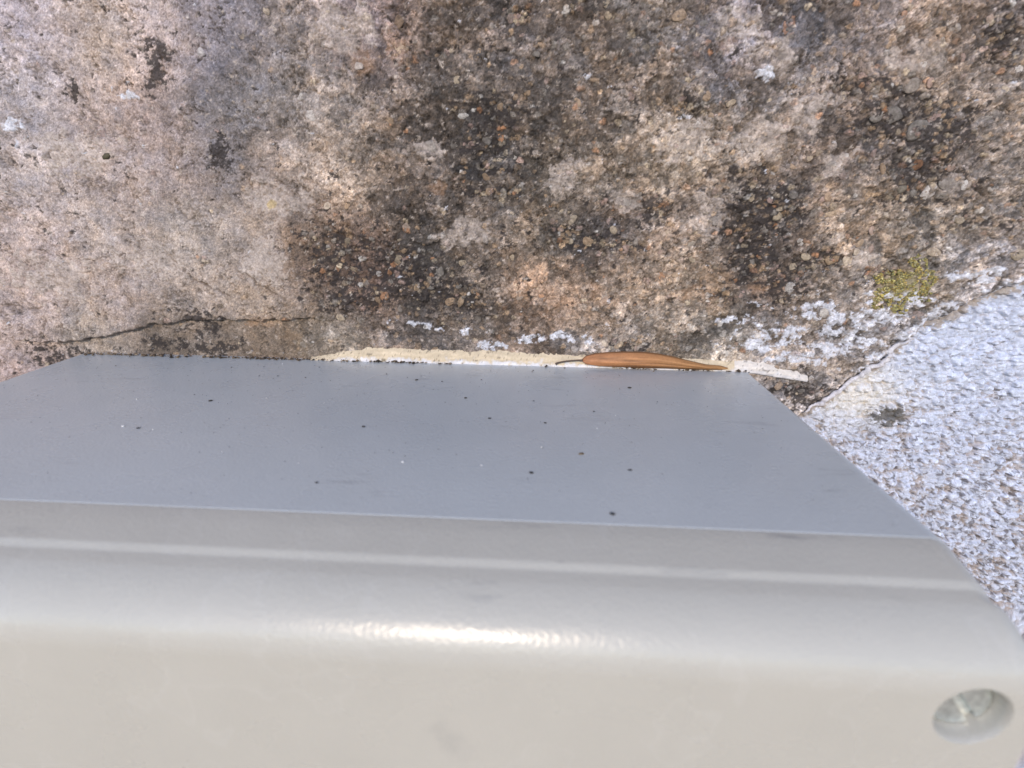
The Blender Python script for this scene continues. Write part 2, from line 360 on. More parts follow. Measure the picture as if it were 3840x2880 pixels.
# rust, dark crust, white lime spots, yellow dusting
nz1 = fbm(X/2.6, Z/2.6, 5, 44, 0.68); nz2 = fbm(X/1.9, Z/1.5, 5, 49, 0.72); nz3 = fbm(X/3.0, Z/1.8, 5, 53, 0.7)
blend(sstep(0.35, 0.9, zone(wx, wz, RUST)+0.7*nz1+0.25*(v2-0.5))*0.30, lin((160, 124, 94)))
dk = sstep(0.40, 0.62, zone(wx, wz, DARK, 0.40)*0.76+1.0*nz2+0.16*(v4-0.5)+0.2*(v3-0.5)+0.55*(v2-0.5)+0.40*(v1-0.5))
blend(dk*0.90, lin((46, 41, 40)))
H -= dk*0.15
PATCH = [(1590,75,42,38),(1665,112,46,34),(1490,300,75,45),(1640,310,40,40),(1525,480,42,50),(2050,402,46,24),(1800,345,30,24),(925,330,28,28),(745,60,55,60),(600,430,60,40),(1350,435,32,24),(1740,250,40,30),(1000,500,50,30),(1980,120,60,40),(330,560,60,40),(160,330,70,50),(120,600,80,40),(560,560,50,40),(1230,380,36,30),(1860,560,50,22)]
pt = sstep(0.44, 0.58, zone(wx, wz, PATCH, 0.6)*0.85+0.65*nz1+0.30*(v1-0.5))
C = C*(1-0.55*pt[..., None])+0.55*pt[..., None]*lin((172, 160, 152))*np.exp(0.9*mott)[..., None]; H += pt*0.18
sp = sstep(0.20, 0.40, nz2+0.35*(v2-0.5)+0.10*(v3-0.5))*0.65*gritty
blend(sp, lin((52, 46, 44)))
wz_ = zone(wx, wz, WHITE, 0.5); wz_ = np.maximum(wz_, 0.62*zone(wx, wz, [(1760, 725, 190, 62)], 0.9)); 
sj = joint_side(X, Z)
wz_ = np.maximum(wz_, 0.85*np.exp(-(np.clip(sj, 0, None)/3.4)**2)*sstep(84, 92, X))
wh = sstep(0.50, 0.60, wz_*0.72+0.80*nz3+0.40*(v1-0.5)+0.22*(v2-0.5))
blend(wh*0.88, lin((196, 197, 206)))
H += wh*0.16; H += 0.35*sstep(-35, -60, X)*fbm(ux3/5, uz3/3.5, 4, 94, 0.6)
pale = sstep(0.30, 0.48, fbm(X/1.5+40, Z/1.2, 5, 57, 0.7)+0.4*(v2-0.5)+0.1*(v1-0.5))*0.62
blend(pale, lin((178, 166, 156)))
blend(sstep(0.45, 0.7, zone(wx, wz, YELL[1:])*0.8+0.6*nz1)*0.5, lin((136, 126, 82)))
blend(sstep(0.5, 0.75, zone(wx, wz, YELL[:1])+0.4*nz1)*0.55, lin((172, 148, 86)))

# cracks
def polyline_dist(pts):
    d = np.full(X.shape, 1e9); P = np.array(pts)
    i0, i1 = np.searchsorted(X[0], [P[:, 0].min()-4, P[:, 0].max()+4]); j0, j1 = np.searchsorted(Z[:, 0], [P[:, 1].min()-4, P[:, 1].max()+4])
    xx, zz = wx2[j0:j1, i0:i1], wz2[j0:j1, i0:i1]; dd = d[j0:j1, i0:i1]
    for (a, b) in zip(pts[:-1], pts[1:]):
        ax, az = a; bx, bz = b; L = (bx-ax)**2+(bz-az)**2+1e-9
        t = np.clip(((xx-ax)*(bx-ax)+(zz-az)*(bz-az))/L, 0, 1)
        dd = np.minimum(dd, np.hypot(xx-ax-t*(bx-ax), zz-az-t*(bz-az)))
    d[j0:j1, i0:i1] = dd
    return d
wx2 = X+0.8*fbm(X/2.2, Z/2.2, 3, 71); wz2 = Z+0.8*fbm(X/2.2+5, Z/2.2, 3, 72)
CR = [([(150,738),(250,722),(330,700),(440,690),(560,692),(640,688),(760,690)], 0.28),([(0,660),(60,668),(150,660)], 0.25),([(230,430),(290,520),(330,545)],0.16),([(360,545),(420,600),(500,640)],0.22),([(480,560),(560,610),(640,660)],0.2),([(1150,450),(1190,520),(1180,560)],0.2),([(1120,560),(1100,610)],0.18),([(1330,690),(1420,660),(1520,620)],0.25),([(1900,560),(2050,535),(2212,510)],0.22),([(100,690),(95,740),(110,790)],0.3),([(140,700),(135,760),(150,800)],0.3),([(170,690),(180,740),(150,790)],0.25),([(720,505),(800,520),(860,545)],0.3),([(690,620),(760,690),(840,715)],0.2),([(950,660),(1080,668),(1180,690)],0.2),([(330,60),(345,150),(400,190)],0.2),([(560,360),(640,420),(700,500)],0.16),([(1720,740),(1800,700),(1880,640)],0.22),([(60,540),(180,560),(300,548)],0.13),([(1560,330),(1500,420),(1420,470)],0.18)]
brk = sstep(-0.35, 0.1, fbm(X/3, Z/3, 2, 77)+0.15)*sstep(-0.25, 0.3, fbm(X/1.2, Z/1.2, 3, 78)+0.1)
CRM = np.zeros(X.shape)
for pts, w in CR:
    d = polyline_dist([on_wall(*p) for p in pts])
    CRM = np.maximum(CRM, np.exp(-np.minimum(d/w, 6)**2)*brk)
blend(CRM*0.6, lin((74, 60, 50))); H -= CRM*0.4

# clasts: the small ones are part of the rough face, the large ones are built as pebbles below
def density(px, py):
    if py > 760 and px < 1700: return 0.3
    if px < 420: return 0.10
    if px < 640: return 0.2
    if px < 1100: return 0.45 if py < 480 else 0.9
    if px > 1400: return 1.0
    return 0.75
CPAL = [('tan', (178,150,120)), ('grey', (145,138,130)), ('cream', (196,178,152)), ('rust', (180,130,92)), ('rose', (172,146,136)), ('pale', (214,208,202))]
crng = np.random.default_rng(23)
pebbles = []
for k in range(6300):
    px, py = crng.uniform(-40, 2230), crng.uniform(-30, 860)
    if k < 2200: continue
    if k >= 5200:
        q = DARK[crng.integers(len(DARK))]
        if q[0] < 600: continue
        px, py = crng.normal(q[0], q[2]*0.8), crng.normal(q[1], q[3]*0.8)
    elif crng.random() > density(px, py): continue
    cx, cz = on_wall(px, py)
    if joint_side(np.array([cx]), np.array([cz]))[0] < 1.0: continue
    r = float(np.clip(crng.lognormal(-0.95, 0.52), 0.16, 2.1))
    wgt = np.array([0.30, 0.24, 0.18, 0.09, 0.11, 0.08]) if px > 640 else np.array([0.22, 0.22, 0.16, 0.04, 0.26, 0.10])
    ci = crng.choice(6, p=wgt/wgt.sum())
    if r > 0.78:
        pebbles.append((cx, cz, r*0.92, ci)); continue
    i0, i1 = np.searchsorted(xs, [cx-1.5*r, cx+1.5*r]); j0, j1 = np.searchsorted(zs, [cz-1.5*r, cz+1.5*r])
    if i1-i0 < 2 or j1-j0 < 2: continue
    xx, zz = X[j0:j1, i0:i1]-cx, Z[j0:j1, i0:i1]-cz
    th = np.arctan2(zz, xx); asp = crng.uniform(0.6, 1.0); ph = crng.uniform(0, 6.28)
    rad = r*(1+0.16*np.cos(2*th+ph)+0.12*np.cos(3*th+ph*2.1)+0.08*np.cos(5*th+ph*3.7))
    dd = np.hypot(xx, zz/asp)/rad
    mk = sstep(1.0, 0.78, dd)
    col = lin(CPAL[ci][1])*math.exp(crng.normal(0, 0.22))*0.65+0.35*C[min(j0, C.shape[0]-1), min(i0, C.shape[1]-1)]
    op = crng.uniform(0.2, 0.75) if k < 5200 else crng.uniform(0.3, 0.8)
    sub = C[j0:j1, i0:i1]
    rim = np.exp(-((dd-1.08)/0.13)**2)*0.35
    sub *= (1-rim)[..., None]
    loc = (0.9+0.7*gnoise(xx*3+k, zz*3, 3)+0.3*(v2[j0:j1, i0:i1]-0.5))[..., None]
    C[j0:j1, i0:i1] = sub*(1-mk*op)[..., None]+(col*loc)*(mk*op)[..., None]
    H[j0:j1, i0:i1] += mk*r*0.22*np.sqrt(np.clip(1-dd**2*0.8, 0, 1))-rim*0.12
# keep the face behind the box's upper edge and round its joint with the white stone
s = joint_side(X, Z)
near = np.exp(-(np.clip(Z, 0, None)/5)**2)*(np.abs(X) < 74)
H = H*(1-0.75*near)-0.15*near
lp = np.array([on_wall(*p) for p in [(-60,700),(60,735),(150,738),(250,722),(330,700),(440,690),(560,692),(640,688),(760,690)]])
zl = np.interp(X, lp[:, 0], lp[:, 1])+0.9*fbm(X/3, Z/3, 4, 95, 0.6)
H += (1.5*sstep(-0.25, 0.2, Z-zl)*np.exp(-np.clip(Z-zl, 0, None)/9)-0.35)*sstep(-10, -24, X)      # the upper layer overhangs a lower one here
H -= np.clip(0.9-s, 0, None)**1.2*1.6*(1+0.25*nz2)
H = np.maximum(H, -60)
HB_x, HB_z, HB = xs, zs, H
STONE_C = C.copy()
stone = build_block('wall_stone', xs, zs, H, C, M_STONE, np.clip((gritty-0.28)/0.72, 0.22, 1))
tag(stone, 'large brown and grey mottled pebbly stone filling the upper wall', 'stone')
def hb(x, z):
    i = int(np.clip(np.searchsorted(HB_x, x), 0, len(HB_x)-1)); j = int(np.clip(np.searchsorted(HB_z, z), 0, len(HB_z)-1)); return HB[j, i]

# white stone
xs2 = grid_axis(68, 142, STEP, -60, 420); zs2 = grid_axis(-56, 26, STEP, -420, 150)
X, Z = np.meshgrid(xs2, zs2)
s2 = joint_side(X, Z)
C = np.ones(X.shape+(3,))*lin((186, 192, 209))
g1 = fbm(X/1.1, Z/0.8, 4, 101, 0.6); g2 = fbm(X/7, Z/7, 4, 105); g3 = fbm(X/3.0, Z/1.5, 5, 108, 0.68)
ux = X+0.5*fbm(X/1.2, Z/1.2, 3, 181); uz = Z+0.5*fbm(X/1.2+4, Z/1.2, 3, 182)
a0, b0, v0 = worley(ux/2.6+4, uz/1.7, 13); e0 = sstep(0.0, 0.35, b0-a0)
a1, b1, v1 = worley(ux/1.35, uz/0.95, 11); e1 = sstep(0.0, 0.30, b1-a1)
a2, b2, v2 = worley(ux/0.62, uz/0.5, 12); e2 = sstep(0.0, 0.30, b2-a2)
low = np.clip(sstep(12, -40, Z+8*g2)+0.5*sstep(0.1, 0.5, fbm(X/12, Z/9, 4, 184)), 0, 1)
C *= np.exp(0.20*g1+0.24*g2+(v0-0.5)*0.22+(v1-0.5)*0.20+(v2-0.5)*0.14+0.06*np.random.default_rng(9).normal(0, 1, X.shape))[..., None]
dirt = sstep(0.04, 0.40, g3+0.45*g2+0.22*(0.5-e1)+0.20*(0.5-e0)+0.12*(v2-0.5)+0.22*low-0.06)
def blend2(mask, col):
    global C
    C = C*(1-mask[..., None])+np.asarray(col)*mask[..., None]
blend2(dirt*(0.50+0.35*low), lin((150, 136, 126)))
blend2(sstep(0.26, 0.44, fbm(X/1.6, Z/1.0, 5, 112, 0.7)+0.25*(v2-0.5)+0.22*low)*0.8, lin((84, 78, 78)))
cx, cz = on_wall(1860, 860)
blend2(np.exp(-((X-cx)/9)**2-((Z-cz)/6)**2)*0.5, lin((226, 216, 194)))
cx, cz = on_wall(1932, 905)
blend2(sstep(0.45, 0.6, np.exp(-((X-cx)/4.6)**2-((Z-cz)/2.4)**2)+0.8*fbm(X/1.3, Z/1.0, 4, 118, 0.7))*0.85, lin((76, 72, 64)))
blend2(sstep(0.55, 0.7, np.exp(-(s2/2.4)**2)*0.9+0.7*fbm(X/2, Z/1.4, 5, 121, 0.68))*0.75, lin((150, 136, 120)))
H2 = 1.0*fbm(X/22, Z/22, 3, 131)+0.55*fbm(X/5, Z/4, 4, 134)+0.30*g1+0.90*e0*(0.4+0.9*v0)+0.30*e1*(0.5+0.9*v1)*(0.5+0.9*sstep(-0.2, 0.3, g2))+0.10*e2*v2-0.25*dirt
H2 += -0.9-0.05*np.clip(X-72, 0, 60)
H2 -= np.clip(0.9+s2, 0, None)**1.2*1.5
H2 = np.maximum(H2, -60)
white = build_block('whitewashed_stone', xs2, zs2, H2, C, M_WHITE)
tag(white, 'rough whitewashed stone at the right of the grey box', 'stone')

# ------------------------------------------------------------------ pebbles set in the brown stone
def pebble_mesh(i):
    bm = bmesh.new(); bmesh.ops.create_icosphere(bm, subdivisions=2, radius=1.0)
    rr = random.Random(i*13+5)
    ph = [rr.uniform(0, 6.28) for _ in range(6)]
    cuts_ = [(rr.uniform(0, 6.28), rr.uniform(0.62, 0.95)) for _ in range(6)]
    for v in bm.verts:
        x, y, z = v.co; t = math.atan2(z, x)
        k = 1+0.10*math.cos(2*t+ph[0])+0.06*math.cos(5*t+ph[2])+rr.uniform(-0.05, 0.05)
        x, z = x*k, z*k
        for (a, lim) in cuts_:          # broken, flattened sides
            d = x*math.cos(a)+z*math.sin(a)
            if d > lim: x -= (d-lim)*0.85*math.cos(a); z -= (d-lim)*0.85*math.sin(a)
        yy = math.copysign(min(abs(y), 0.72+0.1*math.cos(3*x+ph[4])), y)
        v.co = (x, yy*0.30+rr.uniform(-0.015, 0.015), z)
    for f in bm.faces: f.smooth = True
    me = bpy.data.meshes.new('pebble'); bm.to_mesh(me); bm.free(); me.materials.append(M_PEB); return me
PM = [pebble_mesh(i) for i in range(9)]
pebbles.sort(key=lambda p: -p[2])
named = [(925,325,2.6,'grey'),(672,250,1.7,'pale'),(1000,250,1.4,'pale'),(1925,250,2.4,'grey'),(1975,280,3.0,'grey'),(1890,255,1.5,'grey'),(1350,435,1.8,'grey'),(1420,440,1.8,'tan'),(795,615,1.6,'grey'),(830,640,1.3,'rust'),(1175,640,1.9,'rust'),(1430,598,1.5,'rust'),(1650,495,1.4,'grey'),(1625,570,1.2,'grey'),(1790,420,1.8,'tan'),(1820,345,1.7,'pale'),(2050,400,2.3,'grey'),(1300,745,1.8,'cream')]
done = []
for (px, py, r, c) in named:
    x, z = on_wall(px, py); done.append((x, z, r*0.8, c))
for p in pebbles:
    if len(done) >= 298: break
    if all((p[0]-d[0])**2+(p[1]-d[1])**2 > (0.9*(p[2]+d[2]))**2 for d in done): done.append(p)
for i, (x, z, r, c) in enumerate(done):
    me = PM[i % len(PM)]
    o = bpy.data.objects.new('pebble', me); COL.objects.link(o); o.parent = stone
    ii = int(np.clip(np.searchsorted(HB_x, x), 3, len(HB_x)-4)); jj = int(np.clip(np.searchsorted(HB_z, z), 3, len(HB_z)-4))
    around = np.median(STONE_C[jj-3:jj+4, ii-3:ii+4].reshape(-1, 3), axis=0)
    own = lin(dict(CPAL)[c] if isinstance(c, str) else CPAL[c][1])*math.exp(random.gauss(0, 0.18))
    cc = own*0.36+around*0.58; o.color = (float(cc[0]), float(cc[1]), float(cc[2]), 1)
    o.location = (x*S, (WALL_Y-hb(x, z)+0.10*r)*S, z*S)
    o.rotation_euler = (random.uniform(-0.15, 0.15), random.uniform(0, 6.28), random.uniform(-0.15, 0.15))
    o.scale = (r*S*random.uniform(0.85, 1.15), r*S*random.uniform(0.5, 0.85), r*S*random.uniform(0.6, 0.95))

# ------------------------------------------------------------------ junction box
def rounded_rect(hx0, hx1, z0, z1, r, n=6):
    pts = []
    for (cx, cz, a0) in ((hx1-r, z1-r, 0), (hx0+r, z1-r, 90), (hx0+r, z0+r, 180), (hx1-r, z0+r, 270)):
        for k in range(n+1):
            a = math.radians(a0+90*k/n); pts.append((cx+r*math.cos(a), cz+r*math.sin(a)))
    return pts
ZB = -104.0
def loft(name, prof, cap0=True, cap1=True):
    bm = bmesh.new(); rings = []
    for (d, iz, ix, rc) in prof:       # distance from the wall, inset at top and bottom, inset at the sides, corner radius
        rings.append([bm.verts.new((x*S, -d*S, z*S)) for x, z in rounded_rect(-70.2+ix, 70.2-ix, ZB+iz, -iz, rc)])
    n = len(rings[0])
    for a, b in zip(rings[:-1], rings[1:]):
        for k in range(n): bm.faces.new((a[k], a[(k+1) % n], b[(k+1) % n], b[k]))
    if cap0: bm.faces.new(rings[0][::-1])
    if cap1: bm.faces.new(rings[-1])
    bmesh.ops.recalc_face_normals(bm, faces=bm.faces)
    me = bpy.data.meshes.new(name); bm.to_mesh(me); bm.free()
    for p in me.polygons: p.use_smooth = True
    return me
box = bpy.data.objects.new('junction_box', None); COL.objects.link(box); box.empty_display_size = 0.02
tag(box, 'light grey plastic junction box fixed to the stone wall', 'junction box')
base_me = loft('base', [(-4, 0.10, 0.10, 2.6), (30, 0.05, 0.05, 2.7), (52.55, 0.0, 0.0, 2.8), (52.64, 0.012, 0.012, 2.8), (52.71, 0.05, 0.05, 2.8), (52.74, 0.09, 0.09, 2.8), (52.75, 0.6, 0.6, 2.8)])
base_me.set_sharp_from_angle(angle=math.radians(40))
base = link('base', base_me, M_BASE, box)
prof = [(52.755, 0.6, 0.6, 2.8), (52.76, 0.05, 0.05, 2.8), (52.95, 0.06, 0.02, 2.8), (55, 0.50, -0.05, 2.8), (57.5, 1.08, -0.12, 2.8)]
for k in range(1, 9):           # soft step down
    t = k/8; prof.append((57.5+1.1*t, 1.08+0.20*t+0.36*(3*t*t-2*t**3), -0.12-0.1*t, 2.8))
prof.append((59.2, 1.77, -0.24, 2.8))
FA, FB, FI = 5.1, 6.5, 1.22     # rounded upper edge: depth, height
for k in range(1, 27):
    a = math.radians(24+66*k/26)
    prof.append((59.2+(FA+0.2)*(math.sin(a)-math.sin(math.radians(24)))/(1-math.sin(math.radians(24))), FI+FB*(1-math.cos(a)), -0.25-1.1*math.sin(a)+0.35*max(0, math.sin(a)-0.9)*10, 2.8))
DF = 59.2+FA+0.2
lid_me = loft('lid', prof)
lid_me.set_sharp_from_angle(angle=math.radians(50))
lid = link('lid', lid_me, M_PLASTIC, box)
tag(base, 'blue grey rear shell of the box')
tag(lid, 'paler lid with rounded front edge and countersunk screw holes')
# screw wells cut into the lid
RX, RZ, RR = 65.9, -10.0, 3.0
spots = [(RX, RZ), (-RX, RZ), (RX, ZB-RZ), (-RX, ZB-RZ)]
def cutter(x, z):
    bm = bmesh.new(); rings = []
    for (d, r) in ((DF+2, RR+2.3), (DF+0.02, RR+0.28), (DF-0.25, RR+0.06), (DF-0.6, RR-0.02), (DF-2.3, RR-0.35)):
        rings.append([bm.verts.new(((x+r*math.cos(2*math.pi*k/48))*S, -d*S, (z+r*math.sin(2*math.pi*k/48))*S)) for k in range(48)])
    for a, b in zip(rings[:-1], rings[1:]):
        for k in range(48): bm.faces.new((a[k], a[(k+1) % 48], b[(k+1) % 48], b[k]))
    bm.faces.new(rings[0][::-1]); bm.faces.new(rings[-1]); bmesh.ops.recalc_face_normals(bm, faces=bm.faces)
    me = bpy.data.meshes.new('cut'); bm.to_mesh(me); bm.free(); me.materials.append(M_PLASTIC); return me
cuts = []
for (x, z) in spots:
    c = link('cut', cutter(x, z)); cuts.append(c)
    md = lid.modifiers.new('b', 'BOOLEAN'); md.operation = 'DIFFERENCE'; md.object = c; md.solver = 'EXACT'
dg = bpy.context.evaluated_depsgraph_get()
new_me = bpy.data.meshes.new_from_object(lid.evaluated_get(dg))
lid.modifiers.clear(); lid.data = new_me; new_me.name = 'lid'
for p in new_me.polygons: p.use_smooth = True
new_me.set_sharp_from_angle(angle=math.radians(32))
for c in cuts: bpy.data.objects.remove(c)
def screw_mesh():
    bm = bmesh.new()
    # slightly domed head with a straight slot: two half discs and a floor
    n = 20; R0 = 2.65; w = 0.42; hh = 0.9
    for sgn in (-1, 1):
        top = []; 
        for k in range(n+1):
            a = math.asin(w/R0)+(math.pi-2*math.asin(w/R0))*k/n
            top.append((R0*math.cos(a), sgn*R0*math.sin(a)))
        inner = [(0.8*x, sgn*w+0.8*(y-sgn*w)) for x, y in top]
        vb = [bm.verts.new((x*S, 0, y*S)) for x, y in top]
        vt = [bm.verts.new((x*S, -hh*0.7*S, y*S)) for x, y in top]
        vi = [bm.verts.new((x*S, -hh*S, y*S)) for x, y in inner]
        m_ = len(top)
        for k in range(m_):
            j = (k+1) % m_
            bm.faces.new((vb[k], vb[j], vt[j], vt[k])); bm.faces.new((vt[k], vt[j], vi[j], vi[k]))
        bm.faces.new(vi)
    fl = [bm.verts.new((R0*0.99*math.cos(2*math.pi*k/24)*S, -0.1*S, R0*0.99*math.sin(2*math.pi*k/24)*S)) for k in range(24)]
    bm.faces.new(fl); bmesh.ops.recalc_face_normals(bm, faces=bm.faces)
    me = bpy.data.meshes.new('screw'); bm.to_mesh(me); bm.free(); me.materials.append(M_METAL); return me
SM = screw_mesh()
for i, (x, z) in enumerate(spots):
    o = link('screw', SM, None, lid); o.location = (x*S, -(DF-2.15)*S, z*S); o.rotation_euler = (0, math.radians((52, 10, 120, 75)[i]), 0)

# ------------------------------------------------------------------ sealant bead between stone and box
def bead():
    n = 520; V = []; F = []; Cc = []
    xa = on_wall(1165/1.736, 1322/1.736)[0]; xb = on_wall(1745, 806)[0]
    K = 12
    tri = np.random.default_rng(3)
    t = np.linspace(0, 1, n); x = xa+(xb-xa)*t
    hgt = (3.3-1.1*t)*np.minimum(1.0, (x-xa)/14+0.12)*(1+0.14*fbm(x/3., 0*x+0.3, 3, 141))+0.3*fbm(x/0.9, 0*x+2.2, 2, 143)
    zb = np.where(x < 70, -0.5, -0.5-1.6*(x-70)/12); zt0 = np.where(x < 70, 0, -1.0*(x-70)/12)
    hgt = hgt*np.where(x < 72, 1, np.clip(1-(x-72)/9.5, 0.03, 1)**0.7)*(1+0.5*sstep(66, 76, x)*fbm(x/1.2, 0*x+7, 3, 149))
    u = np.linspace(0, 1, K)[None, :]
    z = zb[:, None]+(hgt+zt0-zb)[:, None]*u; xx = np.repeat(x[:, None], K, 1)
    nn = fbm(xx/1.6, z/1.0, 4, 145, 0.6); f2 = fbm(xx/5., z/0.5, 3, 147)
    y = 0.75+0.75*u**1.3-0.35*np.sin(np.pi*np.minimum(1, u*1.05))+4.8*np.maximum(0, u-0.9)-0.28*nn
    lo = (1-sstep(0.25, 0.5, u+0.45*nn+0.10))[..., None]
    cc = lin((186, 170, 146))*(1-lo)+lin((204, 202, 206))*lo
    cc = np.where(xx[..., None] > 66, cc*0.3+lin((200, 195, 194))*0.7, cc)
    cc = cc*np.exp(0.30*f2+0.20*nn)[..., None]
    cc = np.where(((nn > 0.36) | (tri.random(nn.shape) < 0.02))[..., None], cc*0.45, cc)
    V = [tuple(p) for p in np.stack([xx, y, z], -1).reshape(-1, 3)]; Cc = list(cc.reshape(-1, 3))
    for i in range(n-1):
        for k in range(K-1):
            a = i*K+k; F.append((a, a+K, a+K+1, a+1))
    # a back face closes the bead against the wall
    nb = len(V)
    for i in range(n):
        x, _, z0 = V[i*K]; _, _, z1 = V[i*K+K-1]
        V.append((x, 3.2, z0)); V.append((x, 3.2, z1)); Cc.append(Cc[i*K]); Cc.append(Cc[i*K+K-1])
    for i in range(n-1):
        a = nb+2*i
        F.append((a, a+1, a+3, a+2)); F.append((i*K, a, a+2, (i+1)*K)); F.append((i*K+K-1, (i+1)*K+K-1, a+3, a+1))
    return mesh_from('sealant_bead', np.array(V)*S, F, True, np.array(Cc))
tag(link('sealant_bead', bead(), M_SEAL), 'cream and white sealant bead along the back edge of the grey box', 'sealant')

# ------------------------------------------------------------------ thin raised lime ridge along the joint
def tube(path, radii, colf, name, seg=8, flat=0.8):
    V = []; F = []; Cc = []
    P = [Vector(p) for p in path]
    for i, p in enumerate(P):
        t = (P[min(i+1, len(P)-1)]-P[max(i-1, 0)]).normalized()
        up = Vector((0, -1, 0)); sd = t.cross(up).normalized(); up = sd.cross(t)
        for k in range(seg):
            a = 2*math.pi*k/seg; q = p+sd*math.cos(a)*radii[i]+up*math.sin(a)*radii[i]*flat
            V.append(tuple(q)); Cc.append(colf(i, k))
    for i in range(len(P)-1):
        for k in range(seg):
            F.append((i*seg+k, i*seg+(k+1) % seg, (i+1)*seg+(k+1) % seg, (i+1)*seg+k))
    V.append(tuple(P[0])); V.append(tuple(P[-1])); Cc += [Cc[0], Cc[-1]]
    for k in range(seg):
        F.append((len(V)-2, (k+1) % seg, k, k)) ; F.append((len(V)-1, (len(P)-1)*seg+k, (len(P)-1)*seg+(k+1) % seg, (len(P)-1)*seg+(k+1) % seg))
    bm = bmesh.new(); vv = [bm.verts.new(Vector(v)*S) for v in V]
    for f in F:
        f = list(dict.fromkeys(f)); bm.faces.new([vv[i] for i in f])
    bmesh.ops.recalc_face_normals(bm, faces=bm.faces)
    me = bpy.data.meshes.new(name); bm.to_mesh(me); bm.free()
    for p in me.polygons: p.use_smooth = True
    ca = me.color_attributes.new('tint', 'FLOAT_COLOR', 'POINT')
    for i, c in enumerate(Cc): ca.data[i].color = (*c, 1)
    return me
rp = []; rr_ = []
NP = 90
tt = np.linspace(0, 1, NP)
jx = np.array([on_wall(*p)[0] for p in JP[:8]]); jz = np.array([on_wall(*p)[1] for p in JP[:8]])
cum = np.concatenate([[0], np.cumsum(np.hypot(np.diff(jx), np.diff(jz)))]); cum /= cum[-1]
for t in tt:
    x = np.interp(t, cum, jx); z = np.interp(t, cum, jz)
    x += 0.35*float(gnoise(np.array([t*11]), np.array([.5]), 151)[0]); z += 0.45*float(gnoise(np.array([t*13]), np.array([.7]), 152)[0])
    hh = max(hb(x-0.3, z+0.6), -0.6)
    rp.append((x, WALL_Y-hh-0.15, z)); rr_.append(0.50*(1+0.35*float(gnoise(np.array([t*17]), np.array([.2]), 153)[0]))*min(1, 0.25+t*6, 0.2+(1-t)*5))
tag(link('lime_ridge', tube(rp, rr_, lambda i, k: lin((196, 192, 196))*(0.85+0.2*random.random()), 'lime_ridge'), M_WHITE), 'thin raised whitish line running along the joint between brown and white stone', 'ridge')

# ------------------------------------------------------------------ yellow lichen
def lichen():
    V = []; F = []; Cc = []
    lr = random.Random(4)
    lobes = []
    for (px, py, rx, ry, n) in ((1985,572,22,22,60),(1945,600,60,20,150),(1915,625,42,16,95),(1990,600,35,26,95),(2012,598,14,20,45),(1985,640,34,14,80),(1900,655,28,12,55),(1935,655,22,14,50),(1945,672,14,8,25),(1962,622,50,20,60)):
        for _ in range(n*6):
            a = lr.uniform(0, 6.28); q = math.sqrt(lr.random())
            lobes.append((px+rx*q*math.cos(a), py+ry*q*math.sin(a)))
    L_ = np.array([on_wall(*p) for p in lobes]); keep = fbm(L_[:, 0]/1.6, L_[:, 1]/1.6, 4, 161, 0.65) > 0.03
    for (x, z) in L_[keep]:
        r = lr.uniform(0.08, 0.24)*(1.5 if lr.random() < 0.12 else 1); y = WALL_Y-hb(x, z)+0.14; base_ = len(V)
        tl = lr.uniform(0, 0.8); ta = lr.uniform(0, 6.28)
        c = lin(lr.choice([(142,134,82),(126,122,86),(150,136,78),(114,110,88),(158,150,108),(144,124,76)]))*math.exp(lr.gauss(0, 0.28))
        m_ = 7; ph = lr.uniform(0, 6.28)
        V.append((x, y-0.30-0.1*lr.random(), z)); Cc.append(c*0.9)
        for k in range(m_):
            a = 2*math.pi*k/m_; rr2 = r*(1+0.25*math.cos(3*a+ph)+0.15*math.cos(2*a-ph))
            V.append((x+rr2*math.cos(a), y-0.26-0.25*tl*math.cos(a-ta), z+rr2*math.sin(a)*0.8)); Cc.append(c*1.1)
        for k in range(m_):
            a = 2*math.pi*k/m_; V.append((x+0.7*r*math.cos(a), y+0.25, z+0.55*r*math.sin(a))); Cc.append(c*0.8)
        for k in range(m_):
            j = (k+1) % m_
            F.append((base_, base_+1+k, base_+1+j, base_+1+j)); F.append((base_+1+k, base_+1+m_+k, base_+1+m_+j, base_+1+j))
    bm = bmesh.new(); vv = [bm.verts.new(Vector(v)*S) for v in V]
    for f in F: bm.faces.new([vv[i] for i in dict.fromkeys(f)])
    me = bpy.data.meshes.new('lichen_patch'); bm.to_mesh(me); bm.free()
    ca = me.color_attributes.new('tint', 'FLOAT_COLOR', 'POINT')
    for i, c in enumerate(Cc): ca.data[i].color = (*np.clip(c, 0, 1), 1)
    return me
tag(link('lichen_patch', lichen(), M_LICHEN), 'patch of crusty yellow green lichen on the brown stone', 'lichen')

